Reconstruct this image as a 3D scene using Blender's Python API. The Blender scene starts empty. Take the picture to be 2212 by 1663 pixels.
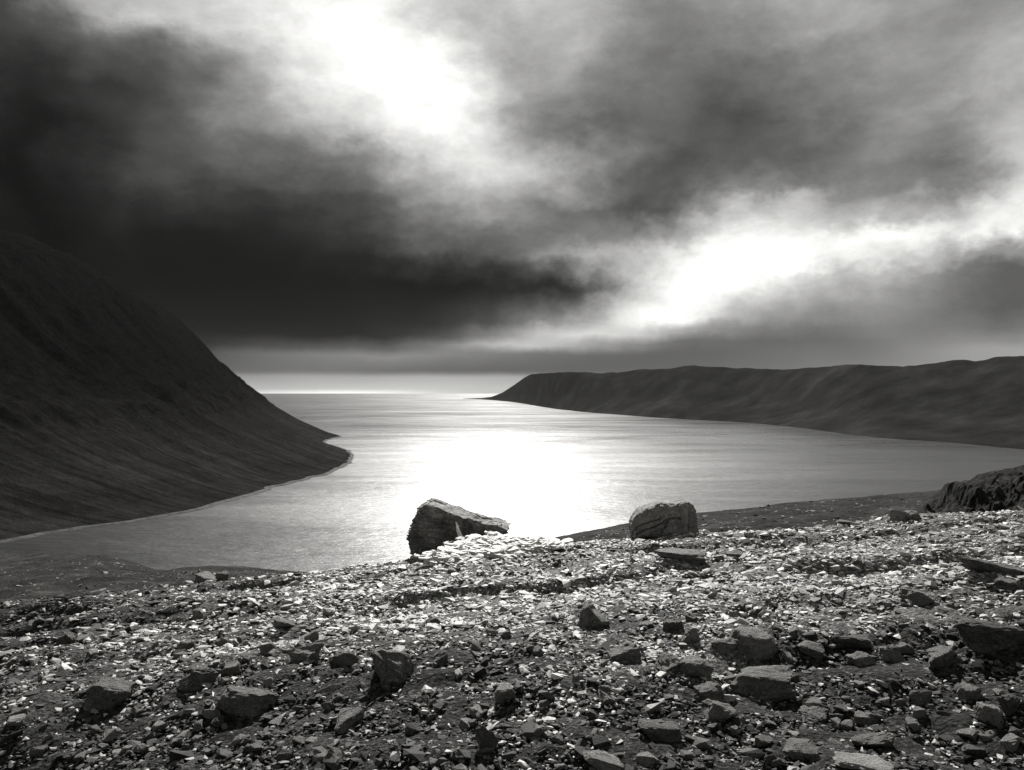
import bpy, bmesh, math, random
import numpy as np
from mathutils import Vector, Matrix, noise as mnoise

# ------------------------------------------------------------------ camera, sky, sun, exposure
scene = bpy.context.scene
col = scene.collection
EYE = 250.0                       # eye height above the fjord (metres)
F = 1720.4                        # focal length in the units of a 2212 px wide picture (28 mm)
HOR = 838.0                       # level line in that picture
CX = 1106.0
EXPOSURE = 0.75
SUN_AZ, SUN_EL = math.radians(-1.0), math.radians(36.0)
SUN_STRENGTH = 4.8
SKY_STRENGTH = 0.1

cam = bpy.data.cameras.new('camera'); camo = bpy.data.objects.new('camera', cam)
col.objects.link(camo); scene.camera = camo
cam.sensor_width = 36; cam.lens = 28; cam.clip_start = 0.05; cam.clip_end = 200000
camo.location = (0, 0, EYE)
camo.rotation_euler = (math.pi/2 + math.atan((HOR-831.5)/F), 0, 0)

scene.view_settings.view_transform = 'Standard'
scene.view_settings.look = 'None'
scene.view_settings.exposure = EXPOSURE
scene.view_settings.gamma = 1
scene.view_settings.use_curve_mapping = False
scene.cycles.use_denoising = True
scene.cycles.max_bounces = 5
scene.cycles.diffuse_bounces = 2
scene.cycles.glossy_bounces = 2
scene.cycles.volume_bounces = 0
scene.cycles.sample_clamp_indirect = 4

sun = bpy.data.lights.new('sun', 'SUN'); suno = bpy.data.objects.new('sun', sun); col.objects.link(suno)
sun.energy = SUN_STRENGTH; sun.angle = math.radians(1.2); sun.color = (1.0, 0.985, 0.955)
SD = Vector((math.sin(SUN_AZ)*math.cos(SUN_EL), math.cos(SUN_AZ)*math.cos(SUN_EL), math.sin(SUN_EL)))
suno.rotation_euler = SD.to_track_quat('Z', 'Y').to_euler()
suno.location = (0, 60, EYE+60)

# cloud brightness as printed (0..255): rows go from the top of the picture to the sea line
SKY_X = [0,158,316,474,632,790,948,1106,1264,1422,1580,1738,1896,2054,2212]
SKY_T = [
 (-420,[95,105,115,120,130,140,135,125,120,115,112,115,115,112,110]),
 (-120,[85,130,165,175,205,225,180,165,155,130,140,150,150,145,140]),
 (0,   [80,155,198,212,242,250,190,180,172,132,160,176,165,152,150]),
 (90,  [58,82,102,150,220,234,216,160,165,122,128,132,142,150,165]),
 (180, [46,60,64,112,192,236,240,172,140,112, 98,110,140,150,175]),
 (270, [40,50,74,110,155,215,236,165,104, 98, 70, 95,130,140,178]),
 (360, [34,50,78, 80, 95,132,192,192,170, 94, 98, 95,120,115,190]),
 (405, [32,43,64, 66, 76,108,160,166,140, 90,135,175,125,140,222]),
 (450, [30,35,46, 50, 58, 84,130,140,104, 92,195,200,155,215,250]),
 (490, [28,31,36, 42, 50, 68,105,105,118,160,225,226,252,250,225]),
 (540, [26,28,29, 34, 44, 57, 84,100,160,212,253,255,235,170,125]),
 (580, [25,26,26, 29, 34, 40, 52, 62,108,224,253,230,178,125, 94]),
 (620, [23,24,24, 26, 28, 30, 32, 42, 66,225,252,180,165,110, 80]),
 (690, [22,22,23, 25, 28, 36, 48, 85,165,248,168,130,130,105, 95]),
 (725, [22,22,24, 28, 34, 40, 70,140,200,165,120,105,110,120,125]),
 (745, [26,26,30, 52, 74, 82,115,178,160,105, 92, 95,105,135,148]),
 (770, [30,30,40, 80,112,125,122,108, 92, 85, 92,105,112,140,150]),
 (800, [40,40,50, 75, 95, 95, 86, 80, 76, 80, 90,105,120,140,150]),
 (818, [60,60,80,130,155,160,165,160,150,140,140,140,140,140,140]),
 (838, [80,80,110,160,175,185,185,178,170,160,150,150,150,150,150]),
 (849, [80,80,110,180,228,242,200,180,170,160,150,150,150,150,150]),
 (880, [80,80,100,140,160,165,160,150,150,150,140,140,140,140,140]),
]
# luminance of the clear Nishita sky (sun at 36 deg) by elevation and angle from the sun's azimuth
N_EL = [2.5,7.5,12.5,17.5,22.5,27.5,32.5,37.5,42.5,47.5,52.5,57.5,62.5,72.5,87.5]
N_AZ = [0,10,20,30,40,50,60]
N_T = [[1.29,1.22,1.07,0.90,0.76,0.64,0.56],[1.15,1.09,0.95,0.81,0.69,0.60,0.52],[1.02,0.95,0.80,0.66,0.56,0.48,0.42],
       [1.02,0.91,0.72,0.57,0.47,0.40,0.34],[1.12,0.96,0.70,0.52,0.41,0.35,0.30],[1.29,1.05,0.69,0.48,0.37,0.31,0.27],
       [1.43,1.11,0.69,0.46,0.35,0.28,0.24],[1.35,1.05,0.64,0.43,0.32,0.26,0.22],[1.06,0.86,0.57,0.39,0.30,0.24,0.21],
       [0.74,0.64,0.47,0.34,0.27,0.23,0.20],[0.51,0.46,0.37,0.30,0.25,0.21,0.19],[0.36,0.34,0.30,0.26,0.22,0.20,0.18],
       [0.28,0.27,0.25,0.23,0.20,0.18,0.17],[0.19,0.19,0.18,0.18,0.17,0.16,0.15],[0.13]*7]
def nish(az, el):
    e = np.interp(math.degrees(el), N_EL, np.arange(len(N_EL))); a = np.interp(abs(math.degrees(az-SUN_AZ)), N_AZ, np.arange(7))
    i, j = min(int(e), len(N_EL)-2), min(int(a), 5); fe, fa = e-i, a-j
    return ((N_T[i][j]*(1-fa)+N_T[i][j+1]*fa)*(1-fe) + (N_T[i+1][j]*(1-fa)+N_T[i+1][j+1]*fa)*fe)

def sstep_(a, b, x):
    t = min(1, max(0, (x-a)/(b-a))); return t*t*(3-2*t)

def build_world():
    w = bpy.data.worlds.new('World'); scene.world = w; w.use_nodes = True
    nt = w.node_tree; nt.nodes.clear(); L = nt.links
    def nd(t, **k):
        n = nt.nodes.new(t)
        for a, b in k.items(): setattr(n, a, b)
        return n
    def math_(op, a, b=None, c=None, clamp=False):
        n = nd('ShaderNodeMath', operation=op, use_clamp=clamp)
        for i, v in enumerate((a, b, c)):
            if v is None: continue
            if isinstance(v, (int, float)): n.inputs[i].default_value = v
            else: L.new(v, n.inputs[i])
        return n.outputs[0]
    tc = nd('ShaderNodeTexCoord'); sep = nd('ShaderNodeSeparateXYZ'); L.new(tc.outputs['Generated'], sep.inputs[0])
    X, Y, Z = sep.outputs
    hyp = math_('SQRT', math_('ADD', math_('MULTIPLY', X, X), math_('ADD', math_('MULTIPLY', Y, Y), 1e-6)))
    az0 = math_('ARCTAN2', X, Y)
    te0 = math_('DIVIDE', Z, hyp)                                   # tangent of the elevation
    # cloud-ceiling coordinates: noise gets its perspective from a flat cloud base
    zc = math_('ADD', math_('MAXIMUM', Z, 0.0), 0.16)
    comb = nd('ShaderNodeCombineXYZ'); L.new(math_('DIVIDE', X, zc), comb.inputs[0]); L.new(math_('DIVIDE', Y, zc), comb.inputs[1]); comb.inputs[2].default_value = 3.7
    def noise(vec, scale, detail, rough=0.55, dist=0.0):
        n = nd('ShaderNodeTexNoise'); n.inputs['Scale'].default_value = scale; n.inputs['Detail'].default_value = detail
        n.inputs['Roughness'].default_value = rough; n.inputs['Distortion'].default_value = dist
        L.new(vec, n.inputs['Vector']); return n
    c2 = nd('ShaderNodeCombineXYZ'); L.new(az0, c2.inputs[0]); L.new(math_('MULTIPLY', te0, 1.25), c2.inputs[1]); c2.inputs[2].default_value = 1.3
    warp = noise(c2.outputs[0], 7.0, 5.0, 0.55); ws = nd('ShaderNodeSeparateColor'); L.new(warp.outputs['Color'], ws.inputs[0])
    # near the sea line the warp dies away so the low cloud base stays level
    wamp = nd('ShaderNodeMapRange'); L.new(te0, wamp.inputs['Value']); wamp.inputs['From Min'].default_value = 0.0; wamp.inputs['From Max'].default_value = 0.16
    wamp.inputs['To Min'].default_value = 0.02; wamp.inputs['To Max'].default_value = 1.0; wamp.interpolation_type = 'SMOOTHSTEP'
    wx = math_('MULTIPLY', math_('SUBTRACT', ws.outputs[0], 0.5), math_('MULTIPLY', wamp.outputs[0], 0.12))
    wy = math_('MULTIPLY', math_('SUBTRACT', ws.outputs[1], 0.5), math_('MULTIPLY', wamp.outputs[0], 0.06))
    warp2 = noise(c2.outputs[0], 26.0, 6.0, 0.6); w2 = nd('ShaderNodeSeparateColor'); L.new(warp2.outputs['Color'], w2.inputs[0])
    wx = math_('ADD', wx, math_('MULTIPLY', math_('SUBTRACT', w2.outputs[0], 0.5), math_('MULTIPLY', wamp.outputs[0], 0.075)))
    wy = math_('ADD', wy, math_('MULTIPLY', math_('SUBTRACT', w2.outputs[1], 0.5), math_('MULTIPLY', wamp.outputs[0], 0.05)))
    az = math_('ADD', az0, wx); te = math_('ADD', te0, wy)
    AZM = 1.6
    fac = math_('MULTIPLY_ADD', az, 1/(2*AZM), 0.5, clamp=True)
    xs = np.array(SKY_X, float); ys = np.array([r[0] for r in SKY_T], float); T = np.array([r[1] for r in SKY_T], float)
    tes = (HOR-ys)/F
    azs = list(np.arctan((xs-CX)/F))
    rows = []
    MAXV = 0
    for te_i in tes:
        vals = []
        for a in azs:
            py = HOR - te_i/math.cos(a)*F                          # the picture row that this elevation meets
            px = CX+math.tan(a)*F
            c = [np.interp(px, xs, T[r]) for r in range(len(ys))]
            v = np.interp(py, ys, c)/255.0
            v = v+0.06*float(sstep_(0.5, 0.98, v))-0.03*(1-float(sstep_(0.12, 0.32, v)))
            n = nish(a, math.atan(max(te_i, 0.02)))
            vals.append(v/((n*SKY_STRENGTH/0.1*2**EXPOSURE)**(1/2.2)))
        rows.append(vals); MAXV = max(MAXV, max(vals))
    avg = 0.52
    def ramp(vals, te_i):
        r = nd('ShaderNodeValToRGB'); cr = r.color_ramp; cr.interpolation = 'CARDINAL'
        el = math.atan(max(te_i, 0.02))
        o1 = lambda a, k, q: q*avg/((nish(a, el)*k*2**EXPOSURE)**(1/2.2))
        pos = [(-1.5, o1(-1.5, 0.5, 0.9)), (-0.8, o1(-0.8, 1.0, 0.7))] + list(zip(azs, vals)) + [(0.8, o1(0.8, 1.0, 1.0)), (1.5, o1(1.5, 0.5, 1.0))]
        while len(cr.elements) < len(pos): cr.elements.new(0.5)
        for e, (a, v) in zip(cr.elements, pos):
            e.position = a/(2*AZM)+0.5; v = min(v/MAXV, 1.0); e.color = (v, v, v, 1)
        L.new(fac, r.inputs[0])
        return r.outputs[0]
    cur = ramp(rows[-1], tes[-1])
    for i in range(len(tes)-2, -1, -1):
        m = nd('ShaderNodeMapRange', interpolation_type='SMOOTHSTEP' if i % 2 else 'LINEAR'); L.new(te, m.inputs['Value'])
        m.inputs['From Min'].default_value = tes[i+1]; m.inputs['From Max'].default_value = tes[i]
        mx = nd('ShaderNodeMix', data_type='FLOAT'); L.new(m.outputs[0], mx.inputs[0]); L.new(cur, mx.inputs[2]); L.new(ramp(rows[i], tes[i]), mx.inputs[3])
        cur = mx.outputs[0]
    # torn cloud texture, in printed-tone space
    n1 = noise(comb.outputs[0], 2.2, 7.0, 0.58, 0.1)
    rot = nd('ShaderNodeMapping'); rot.inputs['Rotation'].default_value = (0, 0, -0.45); rot.inputs['Scale'].default_value = (0.9, 1.15, 1.0); L.new(c2.outputs[0], rot.inputs['Vector'])
    n2 = noise(rot.outputs[0], 9.0, 9.0, 0.66, 0.15)
    amp = math_('MULTIPLY', wamp.outputs[0], 1.0)
    t1 = math_('MULTIPLY', math_('SUBTRACT', n1.outputs[0], 0.48), 0.20)
    t2 = math_('MULTIPLY', math_('SUBTRACT', n2.outputs[0], 0.48), 0.60)
    tex = math_('MULTIPLY_ADD', math_('ADD', t1, t2), amp, 1.0)
    v = math_('MULTIPLY', cur, tex)
    v = math_('POWER', math_('MAXIMUM', math_('MULTIPLY', v, MAXV), 0.0), 2.2)
    sky = nd('ShaderNodeTexSky', sky_type='NISHITA', sun_disc=False); sky.sun_elevation = SUN_EL; sky.sun_rotation = SUN_AZ; sky.altitude = 250
    sv = nd('ShaderNodeCombineXYZ'); L.new(X, sv.inputs[0]); L.new(Y, sv.inputs[1]); L.new(math_('MAXIMUM', Z, 0.02), sv.inputs[2])
    L.new(sv.outputs[0], sky.inputs['Vector'])
    bw = nd('ShaderNodeRGBToBW'); L.new(sky.outputs[0], bw.inputs[0])
    lum = math_('MULTIPLY', bw.outputs[0], v)
    # the print's faintly warm grey
    tint = nd('ShaderNodeMix', data_type='RGBA', blend_type='MULTIPLY'); tint.inputs[0].default_value = 1.0
    L.new(lum, tint.inputs[6]); tint.inputs[7].default_value = (1.0, 0.995, 0.975, 1)
    bg = nd('ShaderNodeBackground'); bg.inputs[1].default_value = SKY_STRENGTH; L.new(tint.outputs[2], bg.inputs[0])
    out = nd('ShaderNodeOutputWorld'); L.new(bg.outputs[0], out.inputs[0])
build_world()

# ------------------------------------------------------------------ helpers
rng = np.random.default_rng(11)
random.seed(11)

def _hash(ix, iy, s):
    h = (ix.astype(np.int64)*374761393 + iy.astype(np.int64)*668265263 + s*1442695041) & 0x7fffffff
    h = ((h ^ (h >> 13))*1274126177) & 0x7fffffff
    return ((h ^ (h >> 16)) & 0xffff)/65535.0
def vnoise(x, y, s=0):
    x = np.asarray(x, float); y = np.asarray(y, float)
    ix, iy = np.floor(x), np.floor(y); fx, fy = x-ix, y-iy
    fx, fy = fx*fx*fx*(fx*(fx*6-15)+10), fy*fy*fy*(fy*(fy*6-15)+10)
    a, b, c, d = _hash(ix, iy, s), _hash(ix+1, iy, s), _hash(ix, iy+1, s), _hash(ix+1, iy+1, s)
    return (a*(1-fx)+b*fx)*(1-fy)+(c*(1-fx)+d*fx)*fy*1.0 - 0.5
def fbm(x, y, o=4, s=0, r=0.5):
    t = 0; a = 1.0
    for k in range(o):
        t = t + a*vnoise(x*2**k+17.3*k, y*2**k+9.1*k, s+k); a *= r
    return t
def sstep(a, b, x):
    t = np.clip((np.asarray(x, float)-a)/(b-a), 0, 1); return t*t*(3-2*t)

def mesh_obj(name, verts, faces, mat=None, parent=None, smooth=False):
    me = bpy.data.meshes.new(name)
    verts = np.asarray(verts, np.float32)
    if isinstance(faces, np.ndarray):
        k = faces.shape[1]; n = len(faces)
        me.vertices.add(len(verts)); me.vertices.foreach_set('co', verts.ravel())
        me.loops.add(n*k); me.loops.foreach_set('vertex_index', faces.astype(np.int32).ravel())
        me.polygons.add(n); me.polygons.foreach_set('loop_start', np.arange(0, n*k, k, dtype=np.int32))
        me.polygons.foreach_set('loop_total', np.full(n, k, np.int32))
        me.update(calc_edges=True); me.validate()
    else:
        me.from_pydata([tuple(map(float, v)) for v in verts], [], faces); me.update()
    if mat: me.materials.append(mat)
    me.polygons.foreach_set('use_smooth', [smooth]*len(me.polygons))
    o = bpy.data.objects.new(name, me); col.objects.link(o)
    if parent: o.parent = parent
    return o
def grid_faces(nu, nv, wrap=False):
    i = np.arange(nu if wrap else nu-1); j = np.arange(nv-1)
    I, J = np.meshgrid(i, j, indexing='ij'); I2 = (I+1) % nu
    return np.stack([I*nv+J, I2*nv+J, I2*nv+J+1, I*nv+J+1], -1).reshape(-1, 4)
def tag(o, label=None, cat=None, group=None, kind=None):
    if label: o['label'] = label
    if cat: o['category'] = cat
    if group: o['group'] = group
    if kind: o['kind'] = kind
    return o

class NT:
    def __init__(s, name):
        s.m = bpy.data.materials.new(name); s.m.use_nodes = True; s.t = s.m.node_tree; s.t.nodes.clear()
        s.out = s.n('ShaderNodeOutputMaterial'); s.b = s.n('ShaderNodeBsdfPrincipled'); s.l(s.b.outputs[0], s.out.inputs[0])
        s.tc = s.n('ShaderNodeTexCoord')
    def n(s, t, **k):
        x = s.t.nodes.new(t)
        for a, b in k.items(): setattr(x, a, b)
        return x
    def l(s, a, b): s.t.links.new(a, b)
    def noise(s, scale, detail=4, rough=0.55, vec=None, dist=0.0, mapping=None):
        x = s.n('ShaderNodeTexNoise'); x.inputs['Scale'].default_value = scale; x.inputs['Detail'].default_value = detail
        x.inputs['Roughness'].default_value = rough; x.inputs['Distortion'].default_value = dist
        v = vec or s.tc.outputs['Object']
        if mapping:
            mp = s.n('ShaderNodeMapping'); mp.inputs['Scale'].default_value = mapping.get('s', (1,1,1)); mp.inputs['Rotation'].default_value = mapping.get('r', (0,0,0))
            s.l(v, mp.inputs['Vector']); v = mp.outputs[0]
        s.l(v, x.inputs['Vector']); return x.outputs[0]
    def ramp(s, fac, stops, interp='LINEAR'):
        r = s.n('ShaderNodeValToRGB'); r.color_ramp.interpolation = interp
        while len(r.color_ramp.elements) < len(stops): r.color_ramp.elements.new(0.5)
        for e, (p, v) in zip(r.color_ramp.elements, stops): e.position = p; e.color = (v, v*0.995, v*0.975, 1)
        s.l(fac, r.inputs[0]); return r.outputs[0]
    def mathn(s, op, a, b):
        x = s.n('ShaderNodeMath', operation=op)
        for i, v in enumerate((a, b)):
            if isinstance(v, (int, float)): x.inputs[i].default_value = v
            else: s.l(v, x.inputs[i])
        return x.outputs[0]
    def mix(s, blend, f, a, b):
        x = s.n('ShaderNodeMix', data_type='RGBA', blend_type=blend)
        for i, v in ((0, f), (6, a), (7, b)):
            if isinstance(v, (int, float)): x.inputs[i].default_value = v if i == 0 else (v, v, v, 1)
            else: s.l(v, x.inputs[i])
        return x.outputs[2]
    def bump(s, h, strength, dist, prev=None):
        b = s.n('ShaderNodeBump'); b.inputs['Strength'].default_value = strength; b.inputs['Distance'].default_value = dist
        s.l(h, b.inputs['Height'])
        if prev: s.l(prev, b.inputs['Normal'])
        return b.outputs[0]
    def done(s, color, rough, normal=None, spec=0.5):
        s.l(color, s.b.inputs['Base Color'])
        if isinstance(rough, (int, float)): s.b.inputs['Roughness'].default_value = rough
        else: s.l(rough, s.b.inputs['Roughness'])
        s.b.inputs['Specular IOR Level'].default_value = spec
        if normal: s.l(normal, s.b.inputs['Normal'])
        return s.m

def rock_material(name, lo, hi, scale=6.0, speck=0.0, rough=0.75, strata=None, bump=0.6, vary='object', bd=0.03, spec=0.4):
    m = NT(name)
    a = m.noise(scale, 8, 0.7); b = m.noise(scale*4.5, 6, 0.75)
    c = m.ramp(a, [(0.32, lo), (0.5, (lo+hi)*0.45), (0.68, hi)])
    c = m.mix('MULTIPLY', 0.85, c, m.ramp(b, [(0.36, 0.25), (0.52, 0.8), (0.66, 1.3)]))
    if speck:                                     # crust lichen
        v = m.noise(scale*2.3, 8, 0.8)
        c = m.mix('MIX', m.ramp(v, [(0.54, 0.0), (0.6, speck)]), c, 0.55)
    info = m.n('ShaderNodeObjectInfo') if vary == 'object' else m.n('ShaderNodeNewGeometry')
    rnd = info.outputs['Random'] if vary == 'object' else info.outputs['Random Per Island']
    c = m.mix('MULTIPLY', 1.0, c, m.ramp(rnd, [(0.0, 0.55), (0.5, 0.85), (1.0, 1.2)]))
    h = m.noise(scale*3, 10, 0.75)
    n = m.bump(h, bump, bd)
    if strata:
        st = m.noise(1.0, 6, 0.6, mapping=strata); n = m.bump(st, 0.9, 0.06, n)
    return m.done(c, rough, n, spec)

M_dark = rock_material('dark_basalt', 0.09, 0.30, 5.0, 0.35, bump=1.0, bd=0.08)
M_grey = rock_material('grey_rock', 0.18, 0.5, 5.0, 0.5, bump=1.0, bd=0.08)
M_pale = rock_material('pale_rock', 0.25, 0.6, 6.0, 0.4, bump=1.0, bd=0.08)
M_boulder_l = rock_material('layered_slate', 0.16, 0.5, 4.0, 0.4, strata={'s': (1.2, 1.2, 26.0), 'r': (0, math.radians(-27), 0)}, bump=1.0, bd=0.06)
M_boulder_r = rock_material('lichened_boulder', 0.32, 0.72, 7.0, 0.6, bump=1.0, bd=0.06)
M_heath = rock_material('heather_crag', 0.012, 0.09, 1.2, 0.0, rough=0.95, bump=1.0, bd=0.3, spec=0.03)
def slate_material():
    m = NT('pale_slate')
    c = m.ramp(m.noise(7, 7, 0.7), [(0.3, 0.62), (0.6, 0.88)])
    c = m.mix('MULTIPLY', 1.0, c, m.ramp(m.n('ShaderNodeObjectInfo').outputs['Random'], [(0.0, 0.75), (1.0, 1.0)]))
    return m.done(c, 0.55, m.bump(m.noise(16, 8, 0.7), 0.6, 0.04), 0.5)
M_slab = slate_material()

def gravel_material():
    m = NT('gravel_stone')
    g = m.n('ShaderNodeNewGeometry'); rnd = g.outputs['Random Per Island']
    c = m.ramp(rnd, [(0.0, 0.09), (0.3, 0.28), (0.75, 0.52), (1.0, 0.69)])
    a = m.noise(42, 5, 0.7)
    c = m.mix('MULTIPLY', 0.7, c, m.ramp(a, [(0.3, 0.4), (0.65, 1.0)]))
    # patches where dark lichen covers the stones
    p = m.noise(0.55, 5, 0.6)
    c = m.mix('MULTIPLY', 0.8, c, m.ramp(p, [(0.36, 0.35), (0.56, 1.0)]))
    n = m.bump(m.noise(90, 5, 0.7), 0.5, 0.01)
    return m.done(c, 0.62, n, 0.5)
M_gravel = gravel_material()
def scree_material():
    m = NT('scree_stone'); rnd = m.n('ShaderNodeNewGeometry').outputs['Random Per Island']
    return m.done(m.ramp(rnd, [(0.0, 0.02), (0.6, 0.08), (1.0, 0.3)]), 0.8, m.bump(m.noise(20, 5, 0.7), 0.5, 0.02), 0.3)
M_scree = scree_material()
def rubble_material():
    m = NT('dark_rubble'); rnd = m.n('ShaderNodeNewGeometry').outputs['Random Per Island']
    c = m.mix('MULTIPLY', 0.7, m.ramp(rnd, [(0.0, 0.012), (0.6, 0.04), (0.88, 0.09), (1.0, 0.35)]), m.ramp(m.noise(60, 5, 0.7), [(0.35, 0.4), (0.6, 1.2)]))
    return m.done(c, 0.8, m.bump(m.noise(80, 5, 0.7), 0.6, 0.01), 0.25)
M_rubble = rubble_material()

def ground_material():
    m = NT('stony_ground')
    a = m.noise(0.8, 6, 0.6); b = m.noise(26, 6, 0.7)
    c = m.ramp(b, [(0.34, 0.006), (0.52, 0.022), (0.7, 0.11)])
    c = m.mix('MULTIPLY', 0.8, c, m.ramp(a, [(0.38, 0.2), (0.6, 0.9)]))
    ga = m.n('ShaderNodeAttribute', attribute_name='grit_edge_shade')  # mask also paints edge darkening into the soil, near and left
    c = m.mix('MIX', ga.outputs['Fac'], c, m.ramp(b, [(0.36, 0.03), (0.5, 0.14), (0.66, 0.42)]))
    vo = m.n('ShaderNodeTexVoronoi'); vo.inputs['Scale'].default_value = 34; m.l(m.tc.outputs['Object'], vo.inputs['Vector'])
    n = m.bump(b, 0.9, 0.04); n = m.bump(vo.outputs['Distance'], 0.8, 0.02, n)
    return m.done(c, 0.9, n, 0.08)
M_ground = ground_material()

def hill_material():
    m = NT('heath_hillside')
    a = m.noise(0.35, 8, 0.65); b = m.noise(3.2, 6, 0.7); s = m.noise(1.0, 6, 0.65, mapping={'s': (0.25, 0.9, 1.6), 'r': (0, 0, 0.25)})
    c = m.ramp(a, [(0.3, 0.018), (0.55, 0.055), (0.75, 0.13)])
    c = m.mix('MULTIPLY', 0.7, c, m.ramp(b, [(0.35, 0.35), (0.65, 1.0)]))
    c = m.mix('MULTIPLY', 0.6, c, m.ramp(s, [(0.4, 0.4), (0.6, 1.0)]))
    n = m.bump(b, 1.0, 0.3); n = m.bump(s, 0.7, 0.4, n)
    return m.done(c, 0.95, n, 0.04)
M_hill = hill_material()

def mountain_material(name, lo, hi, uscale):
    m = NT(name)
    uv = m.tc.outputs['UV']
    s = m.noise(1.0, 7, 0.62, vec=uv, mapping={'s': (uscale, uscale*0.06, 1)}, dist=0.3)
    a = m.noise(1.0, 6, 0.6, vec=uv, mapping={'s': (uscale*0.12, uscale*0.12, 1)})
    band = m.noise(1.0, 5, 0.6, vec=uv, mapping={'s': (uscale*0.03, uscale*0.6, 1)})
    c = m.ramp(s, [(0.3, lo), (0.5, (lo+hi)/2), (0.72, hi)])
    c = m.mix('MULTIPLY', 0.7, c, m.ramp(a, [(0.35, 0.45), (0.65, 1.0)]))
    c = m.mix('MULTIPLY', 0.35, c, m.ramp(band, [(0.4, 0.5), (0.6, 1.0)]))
    # heath on the talus below; basalt above with cloud shade painted into its colour
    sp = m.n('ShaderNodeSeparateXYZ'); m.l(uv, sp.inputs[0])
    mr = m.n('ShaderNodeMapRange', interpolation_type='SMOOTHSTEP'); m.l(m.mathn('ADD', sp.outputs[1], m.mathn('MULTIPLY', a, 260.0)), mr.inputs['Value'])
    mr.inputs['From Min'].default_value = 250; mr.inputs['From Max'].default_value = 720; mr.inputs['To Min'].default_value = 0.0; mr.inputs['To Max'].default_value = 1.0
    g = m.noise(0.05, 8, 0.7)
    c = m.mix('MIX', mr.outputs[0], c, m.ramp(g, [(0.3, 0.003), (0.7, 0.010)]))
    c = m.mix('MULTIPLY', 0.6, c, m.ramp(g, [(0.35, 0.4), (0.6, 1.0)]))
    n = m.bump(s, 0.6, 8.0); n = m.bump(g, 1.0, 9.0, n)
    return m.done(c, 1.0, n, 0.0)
M_mount = mountain_material('mountain_heath_shade_top', 0.014, 0.06, 0.05)
def headland_material():
    m = NT('headland_heath')
    a = m.noise(0.004, 9, 0.65); b = m.noise(0.0012, 6, 0.6)
    c = m.ramp(a, [(0.32, 0.012), (0.5, 0.024), (0.7, 0.045)]); c = m.mix('MULTIPLY', 0.6, c, m.ramp(b, [(0.38, 0.5), (0.62, 1.0)]))
    return m.done(c, 1.0, m.bump(a, 0.5, 25.0), 0.0)
M_head = headland_material()

def water_material():
    m = NT('fjord_water')
    co = m.tc.outputs['Object']
    streak = m.noise(1.0, 5, 0.6, vec=co, mapping={'s': (0.0014, 0.0042, 1), 'r': (0, 0, 0.25)}, dist=1.2)
    fine = m.noise(1.0, 4, 0.6, vec=co, mapping={'s': (0.012, 0.05, 1), 'r': (0, 0, 0.1)})
    big = m.noise(1.0, 3, 0.5, vec=co, mapping={'s': (0.0005, 0.0011, 1)})
    r = m.n('ShaderNodeMapRange'); m.l(m.mathn('ADD', m.mathn('MULTIPLY', streak, 0.6), m.mathn('MULTIPLY', big, 0.4)), r.inputs['Value'])
    r.inputs['From Min'].default_value = 0.35; r.inputs['From Max'].default_value = 0.65; r.inputs['To Min'].default_value = 0.25; r.inputs['To Max'].default_value = 0.375
    # wind: the inner fjord is ruffled, the water towards the open sea lies calmer
    sp = m.n('ShaderNodeSeparateXYZ'); m.l(co, sp.inputs[0])
    wr = m.n('ShaderNodeMapRange', interpolation_type='SMOOTHSTEP'); m.l(sp.outputs[1], wr.inputs['Value'])
    wr.inputs['From Min'].default_value = 1300; wr.inputs['From Max'].default_value = 6000; wr.inputs['To Min'].default_value = 1.14; wr.inputs['To Max'].default_value = 0.72
    rr = m.mathn('MULTIPLY', r.outputs[0], wr.outputs[0])
    rip = m.noise(1.0, 5, 0.65, vec=co, mapping={'s': (0.025, 0.06, 1), 'r': (0, 0, 0.1)})
    n = m.bump(fine, 0.25, 3.0); n = m.bump(rip, 1.0, 2.2, n)
    m.b.inputs['IOR'].default_value = 1.333
    c = m.n('ShaderNodeRGB'); c.outputs[0].default_value = (0.012, 0.012, 0.012, 1)
    return m.done(c.outputs[0], rr, n, 0.5)
M_water = water_material()

# ------------------------------------------------------------------ water
def ray_u(px): return (px-CX)/F
def on_water(px, py, h=0.0):
    d = (EYE-h)/((py-HOR)/F); return np.array([ray_u(px)*d, d, h])

w = 36000.0
wat = mesh_obj('water', [(-w, -3000, 0), (w, -3000, 0), (w, 36000, 0), (-w, 36000, 0)], [(0, 1, 2, 3)], M_water)
tag(wat, kind='structure')

# ------------------------------------------------------------------ left mountain
def add_uv(o, uv):
    me = o.data; lay = me.uv_layers.new(name='UVMap'); li = np.empty(len(me.loops), np.int32); me.loops.foreach_get('vertex_index', li)
    lay.data.foreach_set('uv', np.asarray(uv, np.float32)[li].ravel())

SH = [(-900,1290),(-300,1212),(0,1172),(100,1153),(250,1133),(350,1117),(450,1095),(520,1075),(600,1050),(700,1026),(745,1008),(762,990),(752,973),(722,963),(694,957),(712,950),(736,943),(725,938),(690,930),(600,918),(450,905)]
SP = np.array([on_water(*p) for p in SH])
PT = [(-30,-12),(0,0),(60,17),(107,36),(226,88),(321,142),(381,182),(412,214),(440,229),(488,263),(583,342),(660,412),(726,484),(798,556),(940,672),(1100,760),(1300,790),(2200,800)]
def mountain_height(y, t):
    z = np.interp(t, [p[0] for p in PT], [p[1] for p in PT])
    up = sstep(20, 500, t)
    g = 1-np.abs(2*vnoise(y/95+t/900, t/2200, 5))*1.6
    z = z + up*(g-0.5)*7 + up*fbm((y+t*0.3)/45, t/420, 5, 9)*7 + sstep(300, 420, t)*fbm(y/30, t/38, 5, 21, 0.6)*15*(1-0.4*sstep(520, 700, t)) - 8*sstep(330, 480, t)*(1-sstep(2600, 3700, y))*(1-sstep(500, 900, t))
    return z
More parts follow.
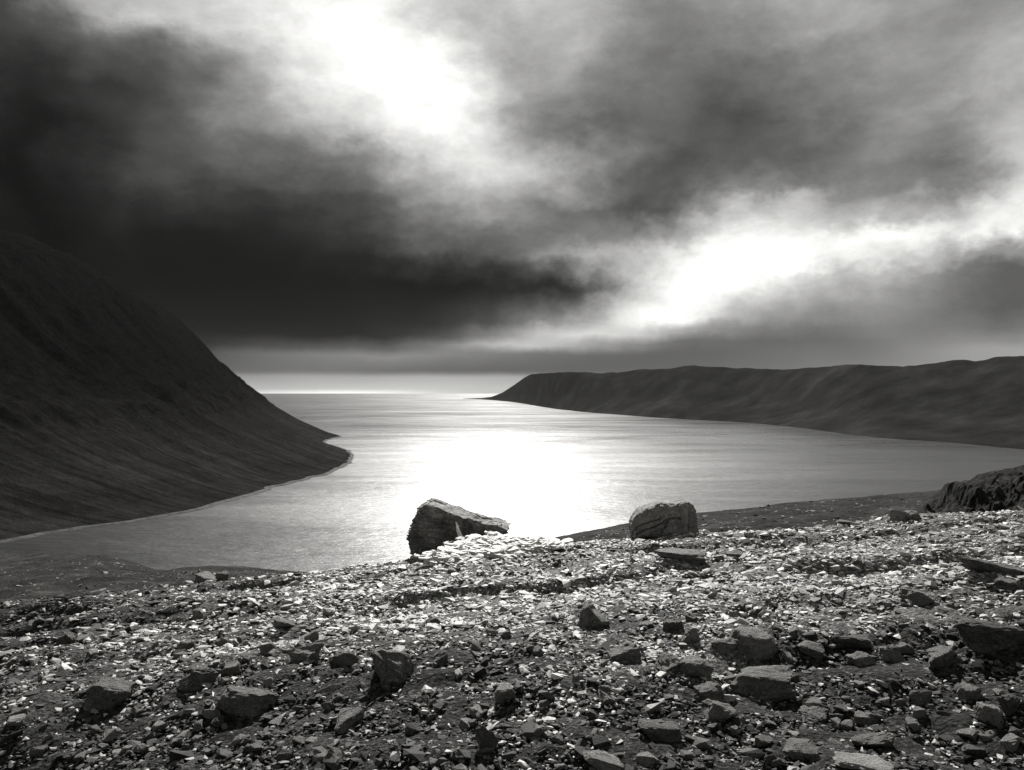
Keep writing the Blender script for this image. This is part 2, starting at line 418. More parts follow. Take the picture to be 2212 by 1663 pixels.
def left_mountain():
    n = 420
    k = np.concatenate([[0], np.cumsum(np.linalg.norm(np.diff(SP, axis=0), axis=1))])
    s = np.linspace(0, k[-1], n)
    # denser where it is near and in view
    sx, sy = np.interp(s, k, SP[:, 0]), np.interp(s, k, SP[:, 1])
    for _ in range(1):
        sx[1:-1] = (sx[:-2]+2*sx[1:-1]+sx[2:])/4
    sx = sx + fbm(s/60, s*0, 3, 3, 0.5)*16
    t = np.concatenate([np.linspace(-30, 500, 130), np.linspace(506, 1200, 110), np.linspace(1220, 2200, 25)])
    S, Tt = np.meshgrid(np.arange(n), t, indexing='ij')
    X = sx[S]-Tt; Yv = sy[S]+Tt*0.05
    Zv = mountain_height(sy[S], Tt)
    V = np.stack([X, Yv, Zv], -1).reshape(-1, 3)
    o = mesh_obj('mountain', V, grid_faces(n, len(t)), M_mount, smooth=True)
    add_uv(o, np.stack([sy[S]+Tt*0.25, Tt], -1).reshape(-1, 2))
    tag(o, 'steep dark fjord mountain falling to the water on the left', kind='structure')
    # stony beach along the water's edge
    k0 = (np.arange(n) > 4) & (sy > 900)
    bx, by = sx[k0], sy[k0]; wdt = 7+fbm(by/60, by*0, 3, 44)*6
    A_ = np.stack([bx+wdt, by, np.full(len(bx), 0.35)], -1); B_ = np.stack([bx+0.5, by, np.full(len(bx), 1.8)], -1); C_ = np.stack([bx-8, by, mountain_height(by, bx*0+8)+0.8], -1)
    Vb = np.stack([A_, B_, C_], 1).reshape(-1, 3); mb = NT('beach_stones')
    be = mesh_obj('beach', Vb, grid_faces(len(bx), 3), mb.done(mb.ramp(mb.noise(0.06, 6, 0.7), [(0.4, 0.015), (0.75, 0.10)]), 0.9, None, 0.1), smooth=True)
    tag(be, 'narrow stony beach at the foot of the dark mountain', kind='structure')
    # track along the foot of the mountain
    tr = [(60,1150,25),(190,1140,26),(300,1117,24),(400,1098,25),(500,1072,26),(560,1050,30),(600,1030,45),(640,1000,70),(665,985,90),(690,968,90)]
    P = []
    for px, py, h in tr: P.append(on_water(px, py, h))
    P = np.array(P); q = np.linspace(0, len(P)-1, 160); P = np.stack([np.interp(q, np.arange(len(P)), P[:, a]) for a in range(3)], -1)
    xsh = np.interp(P[:, 1], sy[:300], sx[:300]); tt = xsh-P[:, 0]
    P[:, 2] = mountain_height(P[:, 1]-tt*0.05, tt)+5.0
    up = np.array([-9.0, 1.0, 0]); upz = mountain_height(P[:, 1], tt+9.0)+9.0
    A = P.copy(); B = P+up; B[:, 2] = np.maximum(upz, P[:, 2]+0.6)
    V = np.concatenate([A, B]); m = len(P)
    f = np.stack([np.arange(m-1), np.arange(1, m), np.arange(m+1, 2*m), np.arange(m, 2*m-1)], -1)
    mt = NT('track_gravel'); pth = mesh_obj('path', V, f, mt.done(mt.ramp(mt.noise(0.05, 4), [(0.3, 0.3), (0.7, 0.5)]), 0.9))
    tag(pth, 'pale track along the foot of the dark mountain', kind='structure')
left_mountain()

# ------------------------------------------------------------------ far headland on the right
def far_headland():
    sh = [(1000,861.5),(1040,862.5),(1085,866),(1120,870),(1160,877),(1190,882),(1260,890),(1350,897),(1430,903),(1500,907),(1600,912),(1700,921),(1780,931),(1880,945),(1960,951),(2060,957),(2212,972),(2500,1010),(3000,1080)]
    rd = [(1000,861.0),(1040,859.5),(1062,857),(1085,848),(1110,832),(1130,818),(1148,808),(1165,805),(1230,804),(1300,806),(1345,804),(1390,796),(1460,793),(1520,789),(1600,793),(1690,797),(1760,794),(1815,787),(1900,790),(1980,789),(2030,784),(2060,779),(2120,776),(2212,767),(2500,740),(3000,700)]
    px = np.concatenate([np.linspace(1000, 1200, 70), np.linspace(1203, 2250, 260), np.linspace(2260, 3000, 50)])
    ys = np.interp(px, *zip(*sh)) + fbm(px/22, px*0, 3, 4)*1.6*sstep(1050, 1250, px)
    yr = np.interp(px, *zip(*rd)) + fbm(px/45, px*0, 5, 8)*4.5*sstep(1080, 1200, px)
    D0 = EYE/((np.interp(px, *zip(*sh))-HOR)/F)
    D0 = np.convolve(np.pad(D0, 6, 'edge'), np.ones(13)/13, 'valid')*(1+0.003*fbm(px/30, px*0, 3, 4)*sstep(1050, 1250, px))
    back = np.interp(px, [1000,1060,1165,1400,2212,3000], [40,250,900,1500,1500,1300])
    D1 = D0+back
    zr = EYE+(HOR-yr)/F*D1
    zs = np.convolve(np.pad(zr, 30, 'edge'), np.ones(61)/61, 'valid'); tipf = sstep(1150, 1260, px); zs = zr*(1-tipf)+zs*tipf
    t = np.linspace(0, 1, 46)
    I, Tt = np.meshgrid(np.arange(len(px)), t, indexing='ij')
    D = D0[I]+(D1-D0)[I]*Tt
    prof = 0.75*Tt**1.25+0.25*sstep(0.45, 1.0, Tt)
    Z = zs[I]*prof+(zr-zs)[I]*sstep(0.8, 1.0, Tt)
    A = ray_u(px)[I]*D
    g = 1-np.abs(2*vnoise(A/260+Tt*1.2, D/2600, 31))*1.6
    w_ = np.sin(np.pi*np.clip(Tt, 0, 1))*sstep(1070, 1200, px)[I]
    Z = Z+w_*((g-0.5)*2+fbm(A/260, D/260, 4, 12)*9)
    Z[:, 0] = -6
    # plateau behind the rim
    nb = 6; ext = []
    for k in range(1, nb+1):
        d = D1+k*500; ext.append(np.stack([ray_u(px)*d, d, zr-20-k*25-k*k*4], -1))
    V = np.stack([A, D, Z], -1); V = np.concatenate([V, np.stack(ext, 1)], 1)
    nv = V.shape[1]
    o = mesh_obj('headland', V.reshape(-1, 3), grid_faces(len(px), nv), M_head, smooth=True)
    add_uv(o, V[:, :, :2].reshape(-1, 2)*np.array([1.0, 1.0]))
    tag(o, 'long low grey headland across the fjord on the right', kind='structure')
far_headland()

# ------------------------------------------------------------------ the stony slope we stand on
def crest_y(x):
    return 12.9 - 0.012*np.square(x-1.0)
def ground_depth(x, y):
    """metres below the eye"""
    x = np.asarray(x, float); y = np.asarray(y, float)
    h = 1.62 + 0.088*y - 0.086*x + 0.0009*x*x*(x < 0) - 0.0012*x*x*(x > 0)*0
    near = np.clip(7.2-y, 0, 4.5); h = h + 0.034*near*near
    c = np.clip(y-crest_y(x), 0, None)
    h = h + 0.055*np.minimum(c, 6)**2 + np.clip(c-6, 0, None)*0.66
    n = fbm(x/2.3, y/1.7, 4, 41)*0.16 + fbm(x/0.55, y/0.4, 3, 51)*0.05
    # small steps of bedrock
    st = fbm(x/3.5+4, y/1.3, 3, 61); n = n + 0.07*np.tanh(st*9)
    return h - n*sstep(1.0, 3.0, y)
def gz(x, y): return EYE-ground_depth(x, y)
def pix_ground(px, py):
    u, d = ray_u(px), (py-HOR)/F
    ys = np.linspace(3.2, 22, 3000); g = ground_depth(u*ys, ys)-d*ys
    k = np.argmax(g < 0)
    return u*ys[k], ys[k], (ys[k] if g[k] < 0 else None)

def grit_edge_shade(x, y):
    """pale stone cover on dark soil; thinned near and left, painting in edge darkening"""
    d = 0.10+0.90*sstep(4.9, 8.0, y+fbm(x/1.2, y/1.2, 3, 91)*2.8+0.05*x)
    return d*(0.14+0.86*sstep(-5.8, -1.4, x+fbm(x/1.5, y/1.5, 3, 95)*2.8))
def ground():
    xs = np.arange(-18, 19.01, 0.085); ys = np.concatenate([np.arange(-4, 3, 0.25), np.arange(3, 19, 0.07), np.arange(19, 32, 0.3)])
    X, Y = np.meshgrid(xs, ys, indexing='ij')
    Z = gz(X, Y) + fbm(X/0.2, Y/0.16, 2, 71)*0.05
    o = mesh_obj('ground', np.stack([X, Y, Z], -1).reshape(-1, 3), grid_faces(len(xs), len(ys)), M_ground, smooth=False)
    at = o.data.attributes.new('grit_edge_shade', 'FLOAT', 'POINT'); at.data.foreach_set('value', grit_edge_shade(X, Y).astype(np.float32).ravel())
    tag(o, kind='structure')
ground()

# the hillside beyond the crest, dropping to the fjord
def hillside():
    out = [(-1500,1150),(-600,1178),(0,1188),(140,1194),(190,1198),(250,1203),(290,1216),(340,1232),(420,1229),(500,1226),(560,1228),(700,1245),(900,1225),(1100,1190),(1180,1165),(1260,1146),(1340,1129),(1430,1113),(1510,1103),(1600,1096),(1700,1083),(1800,1076),(1900,1068),(2000,1060),(2050,1052),(2212,1040),(2600,1010),(3600,940)]
    low = [(-1500,1400),(0,1310),(300,1268),(560,1240),(880,1205),(1180,1180),(1500,1160),(1900,1140),(2212,1125),(2600,1100),(3600,1050)]
    px = np.concatenate([np.linspace(-1500, -20, 60), np.linspace(-10, 2240, 420), np.linspace(2250, 3600, 50)])
    s1 = (np.interp(px, *zip(*out))-HOR)/F; s0 = (np.interp(px, *zip(*low))+22-HOR)/F
    Dc = np.interp(px, [-1500,0,400,700,1180,1700,2212,3600], [130,110,60,45,45,60,62,70])
    t = np.concatenate([np.linspace(0, 1, 90), 1+np.geomspace(0.01, 16, 60)])
    I, Tt = np.meshgrid(np.arange(len(px)), t, indexing='ij')
    D = 17+(Dc-17)[I]*np.minimum(Tt, 1)+np.maximum(Tt-1, 0)*40
    u = ray_u(px)[I]
    dep = D*(s0[I]+(s1-s0)[I]*np.minimum(Tt, 1)**0.8)
    far = np.maximum(Tt-1, 0)*40
    dep = np.where(Tt > 1, (Dc*s1)[I]+far*(0.16+0.3*sstep(0, 25, far)+0.1*sstep(25, 300, far)), dep)
    X, Y = u*D, D
    tex = fbm(X/6, Y/6, 5, 81)*0.55+fbm(X/1.3, Y/1.3, 3, 85)*0.22
    dep = dep-(tex-0.25)*sstep(0.0, 0.25, Tt)*(1-0.65*sstep(0.7, 1.0, Tt))
    Z = EYE-dep
    o = mesh_obj('hillside', np.stack([X, Y, Z], -1).reshape(-1, 3), grid_faces(len(px), len(t)), M_hill, smooth=True)
    tag(o, 'darker heath hillside beyond the crest of the stony slope', kind='structure')
    r = np.random.default_rng(8); sel = r.integers(0, 88, 9500); cl = r.integers(0, len(px), 9500)
    return X[cl, sel], Y[cl, sel], Z[cl, sel]
HILL_PTS = hillside()

# ------------------------------------------------------------------ rocks
def hull_points(n, seed, flat=1.0, boxy=0.0):
    r = np.random.default_rng(seed); p = r.normal(size=(n, 3)); p /= np.linalg.norm(p, axis=1)[:, None]
    if boxy: p = np.sign(p)*np.abs(p)**(1-boxy)
    p *= r.uniform(0.82, 1.05, (n, 1)); p[:, 2] *= flat
    return p
def hull_mesh(pts):
    bm = bmesh.new(); vs = [bm.verts.new(p) for p in pts]; r = bmesh.ops.convex_hull(bm, input=vs)
    junk = [v for v in bm.verts if not v.link_faces]; bmesh.ops.delete(bm, geom=junk, context='VERTS')
    bmesh.ops.recalc_face_normals(bm, faces=bm.faces)
    return bm
def rock_mesh(name, seed, npts=16, boxy=0.35, cuts=3, rough=0.07, mat=None, smooth=False, chip=0.5):
    bm = hull_mesh(hull_points(npts, seed, 1.0, boxy))
    bmesh.ops.dissolve_limit(bm, angle_limit=math.radians(12), verts=bm.verts, edges=bm.edges)
    bmesh.ops.bevel(bm, geom=list(bm.edges), offset=0.07, segments=2, affect='EDGES', profile=0.6)
    bmesh.ops.triangulate(bm, faces=bm.faces)
    bmesh.ops.subdivide_edges(bm, edges=[e for e in bm.edges if e.calc_length() > 0.22], cuts=cuts, use_grid_fill=True)
    bmesh.ops.triangulate(bm, faces=bm.faces)
    bm.normal_update(); off = Vector((seed*3.1, seed*1.7, seed*0.3))
    for v in bm.verts:
        q = v.co*1.6+off
        d = mnoise.fractal(q, 0.85, 2.1, 6)*rough + mnoise.fractal(v.co*6+off, 0.8, 2.0, 4)*rough*0.4
        v.co += v.normal*d
    me = bpy.data.meshes.new(name); bm.to_mesh(me); bm.free()
    if mat: me.materials.append(mat)
    me.polygons.foreach_set('use_smooth', [smooth]*len(me.polygons))
    # unit box: x,y in -0.5..0.5, z 0..1
    co = np.empty(len(me.vertices)*3, np.float32); me.vertices.foreach_get('co', co); co = co.reshape(-1, 3)
    mn, mx = co.min(0), co.max(0); co = (co-(mn+mx)/2)/(mx-mn); co[:, 2] += 0.5
    me.vertices.foreach_set('co', co.ravel()); me.update()
    return me

def outline_boulder(name, outline, D, depth, mat, bulge, disp, nring=120, back_lift=0.0, back_scale=0.86, back_shift=0.0, nfront=40, nside=26):
    """a boulder with the given front outline (picture px at distance D), real depth and a rough surface"""
    P = np.array(outline, float); P = np.vstack([P, P[:1]])
    k = np.concatenate([[0], np.cumsum(np.linalg.norm(np.diff(P, axis=0), axis=1))]); s = np.linspace(0, k[-1], nring, endpoint=False)
    ox, oy = np.interp(s, k, P[:, 0]), np.interp(s, k, P[:, 1])
    X = ray_u(ox)*D; Z = EYE-(oy-HOR)/F*D
    c = np.array([X.mean(), Z.mean()]); zmin = Z.min()
    rings = []
    for f in np.linspace(0.02, 1, nfront)**0.85:
        y = D-bulge*(1-f**5)-0.0
        rings.append(np.stack([c[0]+(X-c[0])*f, np.full(nring, y), c[1]+(Z-c[1])*f], -1))
    for g in np.linspace(0, 1, nside)[1:]:
        sc = 1-(1-back_scale)*g**2
        rings.append(np.stack([c[0]+(X-c[0])*sc+back_shift*g, np.full(nring, D+depth*g), c[1]+(Z-c[1])*sc+back_lift*g*(Z > c[1])], -1))
    for f in np.linspace(1, 0.02, 10)[1:]:
        rings.append(np.stack([c[0]+(X-c[0])*back_scale*f+back_shift, np.full(nring, D+depth+0.1*(1-f)), c[1]+(Z-c[1])*back_scale*f+back_lift*(Z > c[1])], -1))
    R = np.stack(rings, 1)                                   # (ring point, ring index, 3)
    nv = R.shape[1]
    V = R.reshape(-1, 3)
    faces = [tuple(f) for f in grid_faces(nring, nv, wrap=True)]
    faces += [tuple(i*nv for i in range(nring))[::-1], tuple(i*nv+nv-1 for i in range(nring))]
    base = np.array([c[0], D+depth*0.4, zmin+0.1])
    o = mesh_obj(name, V-base, faces, mat)
    o.location = base
    bm = bmesh.new(); bm.from_mesh(o.data); bmesh.ops.recalc_face_normals(bm, faces=bm.faces); bm.normal_update()
    for v in bm.verts:
        wpx = CX+F*(v.co.x+base[0])/(v.co.y+base[1]); wpy = HOR+F*(EYE-v.co.z-base[2])/(v.co.y+base[1])
        v.co += v.normal*disp(v.co, wpx, wpy, v.normal)
    bm.to_mesh(o.data); bm.free()
    return o

# the wedge-shaped boulder, layered parallel to its sloping top
def c1(x, y): return ((960+x/4.424)*0.864, (1210+y/4.424)*0.864)
ol = [c1(*p) for p in [(255,600),(262,690),(290,770),(430,800),(600,780),(900,700),(1150,640),(1340,560),(1395,505),(1290,470),(1120,432),(1000,400),(820,338),(620,268),(520,222),(450,222),(392,262),(340,360),(300,480)]]
def disp_l(p, px, py, n):
    q = Vector((p.x, p.y, p.z))
    s = p.z*math.cos(0.47)+p.x*math.sin(0.47)                # height across the layers
    lay = s*13+mnoise.fractal(q*1.7, 1, 2, 3)*1.3
    saw = lay-math.floor(lay)
    st = (saw**3)*0.085*(0.55+mnoise.noise(Vector((p.x*3, p.y*3, math.floor(lay)*3.3))))
    return -0.022+st*(0.4 if n.z > 0.6 else 1)+mnoise.fractal(q*3.5, 0.9, 2.1, 5)*0.03+mnoise.noise(q*22)*0.008
x_, y_, d_ = pix_ground(985, 1196)
print('boulder L dist', d_)
DB1 = d_ or 13.4
bl = outline_boulder('boulder', ol, DB1, 0.85, M_boulder_l, 0.10, disp_l, back_lift=0.03, back_scale=0.93, nring=260, nfront=80, nside=45)
tag(bl, 'dark wedge-shaped layered boulder with bright sloping top on the crest', 'boulder')

def c2(x, y): return ((1500+x/6.144)*0.864, (1210+y/6.144)*0.864)
orr = [c2(*p) for p in [(482,650),(490,800),(560,840),(940,840),(1290,830),(1520,800),(1528,700),(1512,600),(1502,500),(1482,400),(1430,330),(1360,292),(1290,300),(1200,322),(1060,318),(950,302),(860,325),(760,365),(680,405),(600,470),(530,545)]]
CR = [([c2(*p) for p in [(505,780),(520,720),(600,640),(740,590),(830,560),(930,532)]], 0.045), ([c2(*p) for p in [(560,780),(700,700),(880,640),(960,590),(1040,545),(1120,520),(1190,515),(1240,550)]], 0.055), ([c2(*p) for p in [(935,755),(985,680),(1030,575)]], 0.03)]
def seg_d(px, py, poly):
    b = 1e9
    for (x0, y0), (x1, y1) in zip(poly[:-1], poly[1:]):
        dx, dy = x1-x0, y1-y0; t = max(0, min(1, ((px-x0)*dx+(py-y0)*dy)/(dx*dx+dy*dy))); b = min(b, math.hypot(px-x0-dx*t, py-y0-dy*t))
    return b
EDGE = c2(1310, 0)[0]
def disp_r(p, px, py, n):
    q = Vector((p.x, p.y, p.z)); d = mnoise.fractal(q*3.2, 0.9, 2.1, 5)*0.035+mnoise.noise(q*20)*0.012
    if n.y < -0.3:
        px += mnoise.noise(q*14)*2.2; py += mnoise.noise(q*14+Vector((9, 4, 2)))*2.2
        for poly, dep in CR: d -= dep*1.15*math.exp(-(seg_d(px, py, poly)/1.5)**2)
        if px > EDGE: d -= (px-EDGE)*0.010
        y0 = np.interp(px, [1364,1400,1430,1456,1480,1512], [1165,1152,1140,1131,1132,1140])
        d += 0.028*(1 if py < y0 else 0)
    return d
x_, y_, d_ = pix_ground(1440, 1158)
print('boulder R dist', d_)
DB2 = d_ or 13.2
br = outline_boulder('boulder', orr, DB2, 0.75, M_boulder_r, 0.12, disp_r, back_lift=-0.02, back_scale=0.85, nring=220, nfront=70, nside=36)
tag(br, 'rounded grey lichen-mottled boulder with curved cracks on the crest', 'boulder')

# rock outcrop on the hillside at the right edge
def outcrop():
    top = [(1930,1128),(1985,1112),(2012,1080),(2035,1056),(2046,1040),(2060,1036),(2090,1034),(2150,1021),(2212,1009),(2330,992),(2500,975),(2800,960)]
    low = [(1930,1150),(2212,1128),(2800,1100)]
    px = np.concatenate([np.linspace(1930, 2240, 190), np.linspace(2244, 2800, 90)])
    yt = np.interp(px, *zip(*top)); yl = np.interp(px, *zip(*low))+14
    t = np.concatenate([np.linspace(0, 1, 80), 1+np.linspace(0.03, 1, 24)])
    I, Tt = np.meshgrid(np.arange(len(px)), t, indexing='ij')
    D = 21+13*Tt
    py = yl[I]+(yt-yl)[I]*np.minimum(Tt, 1)**1.15
    Z = EYE-(py-HOR)/F*D
    Z = np.where(Tt > 1, EYE-(yt[I]-HOR)/F*34.0-(Tt-1)*1.0-np.square(Tt-1)*14, Z)
    X, Y = ray_u(px)[I]*D, D
    lay = fbm(X/1.6+Z, Y/2.2, 4, 131)
    n = np.tanh(lay*6)*0.22+fbm(X/0.7, Y/0.9, 4, 133)*0.42+fbm(X/0.25, Y/0.3, 2, 137)*0.16
    Z = Z+n*sstep(0, 0.2, Tt)*(0.35+0.65*(1-sstep(0.75, 0.95, Tt)))*sstep(1930, 2000, px)[I]
    V = np.stack([X, Y, Z], -1).reshape(-1, 3)
    base = np.array([ray_u(2250)*30, 30.0, EYE-5])
    o = mesh_obj('rock_outcrop', V-base, grid_faces(len(px), len(t)), M_heath); o.location = base
    tag(o, 'dark craggy rock outcrop rising at the right edge beyond the crest', 'outcrop')
outcrop()

# named rocks: (px, py of base centre, width px, height px, depth ratio, protos, material, tilt, spin, label)
PROTO = {}
def proto(kind, seed, mat):
    key = (kind, seed, mat.name)
    if key not in PROTO:
        a = {'blocky': (14, 0.45, 5, 0.13), 'wedge': (11, 0.2, 5, 0.12), 'round': (46, 0.1, 3, 0.13), 'slab': (16, 0.4, 5, 0.13)}[kind]
        PROTO[key] = rock_mesh('rock', seed, a[0], a[1], a[2], a[3], mat, smooth=(kind == 'round'))
    return PROTO[key]
ROCKS = [
 (1283,1357,80,64,0.9,'wedge',3,M_grey,0.10,0.3,'grey peaked rock standing alone in mid-slope gravel'),
 (853,1476,104,98,0.9,'blocky',5,M_dark,-0.12,0.5,'dark block with flat pale top, left of the slope centre'),
 (1045,1622,66,82,0.8,'wedge',7,M_dark,0.05,1.1,'dark upright pointed stone at the bottom centre of the slope'),
 (1630,1420,122,70,0.9,'round',2,M_pale,0.12,0.2,'pale rounded mottled stone, largest round one right of centre'),
 (1660,1512,185,74,0.7,'slab',4,M_dark,-0.18,0.25,'thick dark undercut slab sloping down left below the pale rounded stone'),
 (1505,1462,88,48,0.9,'round',6,M_grey,0.05,0.7,'squat grey stone left of the dark undercut slab'),
 (1456,1366,50,33,0.9,'blocky',8,M_dark,0.0,0.1,'small black cube-like stone right of the peaked rock'),
 (1496,1388,52,44,0.8,'wedge',9,M_pale,-0.1,0.8,'pale upright stone touching the black cube-like stone'),
 (1350,1432,84,50,0.8,'wedge',11,M_dark,0.15,0.4,'broken dark stone in the middle of the stone cluster'),
 (1440,1450,70,40,0.9,'blocky',12,M_grey,0.1,0.9,'flat-topped grey stone right of the broken dark stone'),
 (1570,1412,60,36,0.9,'wedge',13,M_grey,-0.1,1.4,'small grey stone leaning on the pale rounded stone'),
 (1475,1214,130,34,0.6,'slab',14,M_dark,0.0,0.05,'long low dark rock embedded below the cracked boulder'),
 (1590,1206,46,20,0.8,'slab',15,M_dark,0.0,0.4,'small dark stone at the right end of the long low rock'),
 (1946,1124,44,30,0.9,'wedge',16,M_pale,0.0,0.3,'pale pointed stone on the crest below the outcrop'),
 (1972,1122,52,26,0.9,'round',17,M_pale,0.05,0.6,'pale rounded stone on the crest touching the pale pointed stone'),
 (1832,1134,52,13,0.7,'slab',18,M_pale,0.08,0.2,'thin pale slab lying on the crest right of the cracked boulder'),
 (1208,1194,30,15,0.9,'round',19,M_dark,0.0,0.2,'small black stone right of the white slate heap'),
 (442,1252,72,20,0.7,'slab',20,M_dark,0.1,0.1,'flat dark stone on the left end of the crest'),
 (478,1246,32,26,0.9,'wedge',21,M_dark,0.0,0.8,'small dark peaked stone on the left end of the crest'),
 (222,1530,128,70,0.8,'blocky',22,M_dark,0.05,0.4,'big black angular rock in the shaded lower left'),
 (395,1304,44,17,0.8,'slab',23,M_dark,0.0,0.2,'flat black stone on the upper left of the slope'),
 (590,1288,22,14,0.8,'blocky',24,M_dark,0.0,0.5,'small black stone below the left end of the crest'),
 (935,1352,36,22,0.8,'round',25,M_dark,0.0,0.5,'dark round stone below the wedge-shaped boulder'),
 (395,1408,48,30,0.8,'blocky',26,M_grey,0.1,0.3,'square grey stone on the left of the slope'),
 (655,1432,96,46,0.7,'wedge',27,M_grey,-0.08,0.4,'grey sloping rock in a row left of the dark block'),
 (740,1440,72,42,0.7,'wedge',28,M_pale,0.12,0.8,'pale flat-faced rock between sloping rock and dark block'),
 (520,1540,150,60,0.7,'slab',29,M_dark,0.1,0.2,'broad dark slab in the lower left quarter'),
 (420,1490,110,60,0.7,'wedge',30,M_dark,0.0,0.9,'dark hump of rock above the broad dark slab'),
 (770,1575,120,62,0.8,'blocky',31,M_dark,-0.1,0.5,'dark blunt rock below and left of the dark block'),
 (2150,1238,150,40,0.6,'slab',32,M_dark,0.16,0.0,'long dark ledge near the right edge of the slope'),
 (2178,1275,100,34,0.7,'slab',33,M_dark,0.10,0.2,'second dark ledge below the long one at the right edge'),
 (1980,1305,76,36,0.7,'wedge',34,M_grey,0.25,0.3,'tilted grey plate leaning right in the upper right gravel'),
 (2150,1405,180,76,0.7,'blocky',35,M_dark,0.1,0.4,'broad dark rock at the right edge of the slope'),
 (2050,1440,120,56,0.7,'wedge',36,M_dark,-0.1,0.8,'dark rock left of the broad rock at the right edge'),
 (1845,1405,92,40,0.7,'blocky',37,M_dark,0.0,0.2,'low dark rock right of the pale rounded stone'),
 (1865,1440,60,36,0.9,'blocky',38,M_pale,0.05,0.5,'pale squarish stone below the low dark rock'),
 (1935,1432,62,42,0.9,'blocky',39,M_grey,0.0,0.1,'grey flat-topped stone beside the pale squarish stone'),
 (2010,1418,40,36,0.8,'wedge',40,M_pale,0.0,0.9,'small pale pyramid stone right of the flat-topped stone'),
 (2100,1510,66,44,0.9,'round',41,M_grey,0.0,0.2,'rounded grey stone in the lower right'),
 (2145,1560,72,48,0.8,'wedge',42,M_pale,0.2,0.4,'pale leaning shard below the rounded grey stone'),
 (2195,1545,80,62,0.8,'wedge',43,M_dark,0.0,0.6,'dark rock behind the pale leaning shard'),
 (1900,1622,120,44,0.6,'slab',44,M_grey,-0.14,0.2,'oblong grey rock near the lower right corner'),
 (1880,1668,165,32,0.7,'slab',45,M_pale,0.03,0.1,'pale rough slab cut off by the bottom edge'),
 (1300,1668,120,44,0.6,'slab',46,M_grey,0.16,0.2,'grey tilted slab at the bottom edge right of the pointed stone'),
 (1530,1520,96,52,0.8,'wedge',47,M_dark,0.0,0.3,'dark stone wedged under the lower end of the undercut slab'),
 (1560,1560,92,52,0.8,'blocky',48,M_grey,0.1,0.8,'grey stone in front of the undercut slab'),
 (1760,1555,82,26,0.8,'slab',49,M_pale,0.0,0.1,'pale flat stone right of the undercut slab'),
 (1430,1600,130,46,0.7,'slab',50,M_dark,0.1,0.3,'dark slab lying below the stone cluster'),
]
rock_xy = []
def put_rock(name, me, px, py, w, h, ratio, tilt, spin, sink=0.3):
    x, y, ok = pix_ground(px, py)
    if ok is None: y = 13.0; x = ray_u(px)*y
    s = y/F
    k = 0.8 if py > 1480 else 0.88
    W, Hh = w*s*k, h*s*k*0.84
    yc = y+W*ratio*0.35
    o = bpy.data.objects.new(name, me); col.objects.link(o)
    o.scale = (W, W*ratio, Hh*(1+sink)/max(0.7, math.cos(tilt)))
    zb = min(float(gz(x, y)), float(gz(x, yc)))
    o.location = (x, yc, zb-Hh*sink)
    o.rotation_euler = (random.uniform(-0.06, 0.06), tilt, (spin-0.5)*0.9)
    rock_xy.append((x, yc, W*0.5))
    return o
SHORT = ['grey peaked rock', 'dark pale-topped block', 'dark upright pointed stone', 'pale rounded mottled stone', 'thick dark undercut slab', 'squat grey stone', 'black cube-like stone', 'pale upright stone', 'broken dark stone', 'flat-topped cluster stone', 'grey leaning stone', 'long low dark rock', 'small dark end stone', 'pale pointed crest stone', 'pale rounded crest stone', 'thin pale crest slab', 'black stone by the slate heap', 'flat dark crest stone', 'dark peaked crest stone', 'big black angular rock', 'flat black stone', 'small black stone below the crest', 'dark round stone', 'square grey stone', 'grey sloping rock', 'pale flat-faced rock', 'broad dark slab', 'dark hump', 'dark blunt rock', 'long dark ledge', 'second dark ledge', 'tilted grey plate', 'broad dark rock', 'dark rock by the broad rock', 'low dark rock', 'pale squarish stone', 'grey flat-topped stone', 'small pale pyramid stone', 'rounded grey stone', 'pale leaning shard', 'dark rock behind the shard', 'oblong grey rock', 'pale rough bottom slab', 'grey tilted bottom slab', 'dark wedged stone', 'grey stone below the undercut slab', 'pale flat stone', 'dark bottom slab']
LANDMARKS = []
for r, nm in zip(ROCKS, SHORT):
    o = put_rock('rock', proto(r[5], r[6], r[7]), r[0], r[1], r[2], r[3], r[4], r[8], r[9])
    tag(o, r[10], 'rock'); LANDMARKS.append((nm, o.location.x, o.location.y))

# heap of white slate slabs against the wedge-shaped boulder
def slab_mesh(seed):
    r = np.random.default_rng(seed); n = 9; a = np.sort(r.uniform(0, 2*np.pi, n)+np.arange(n)*0.0)
    a = np.linspace(0, 2*np.pi, n, endpoint=False)+r.uniform(-0.25, 0.25, n)
    rad = r.uniform(0.7, 1.0, n); p = np.stack([np.cos(a)*rad*0.5, np.sin(a)*rad*0.36], -1)
    top = [(x*0.94, y*0.94, 0.5+r.uniform(-0.12, 0.12)) for x, y in p]; bot = [(x, y, -0.5) for x, y in p]
    mid = [(x*1.05, y*1.05, r.uniform(-0.15, 0.25)) for x, y in p]
    V = bot+mid+top; f = [tuple(range(n))[::-1], tuple(range(2*n, 3*n))]
    for k in range(2):
        for i in range(n): j = (i+1) % n; f.append((k*n+i, k*n+j, (k+1)*n+j, (k+1)*n+i))
    me = bpy.data.meshes.new('slate_flake'); me.from_pydata(V, [], f); me.update(); me.materials.append(M_slab); return me
SL = [slab_mesh(s) for s in range(8)]
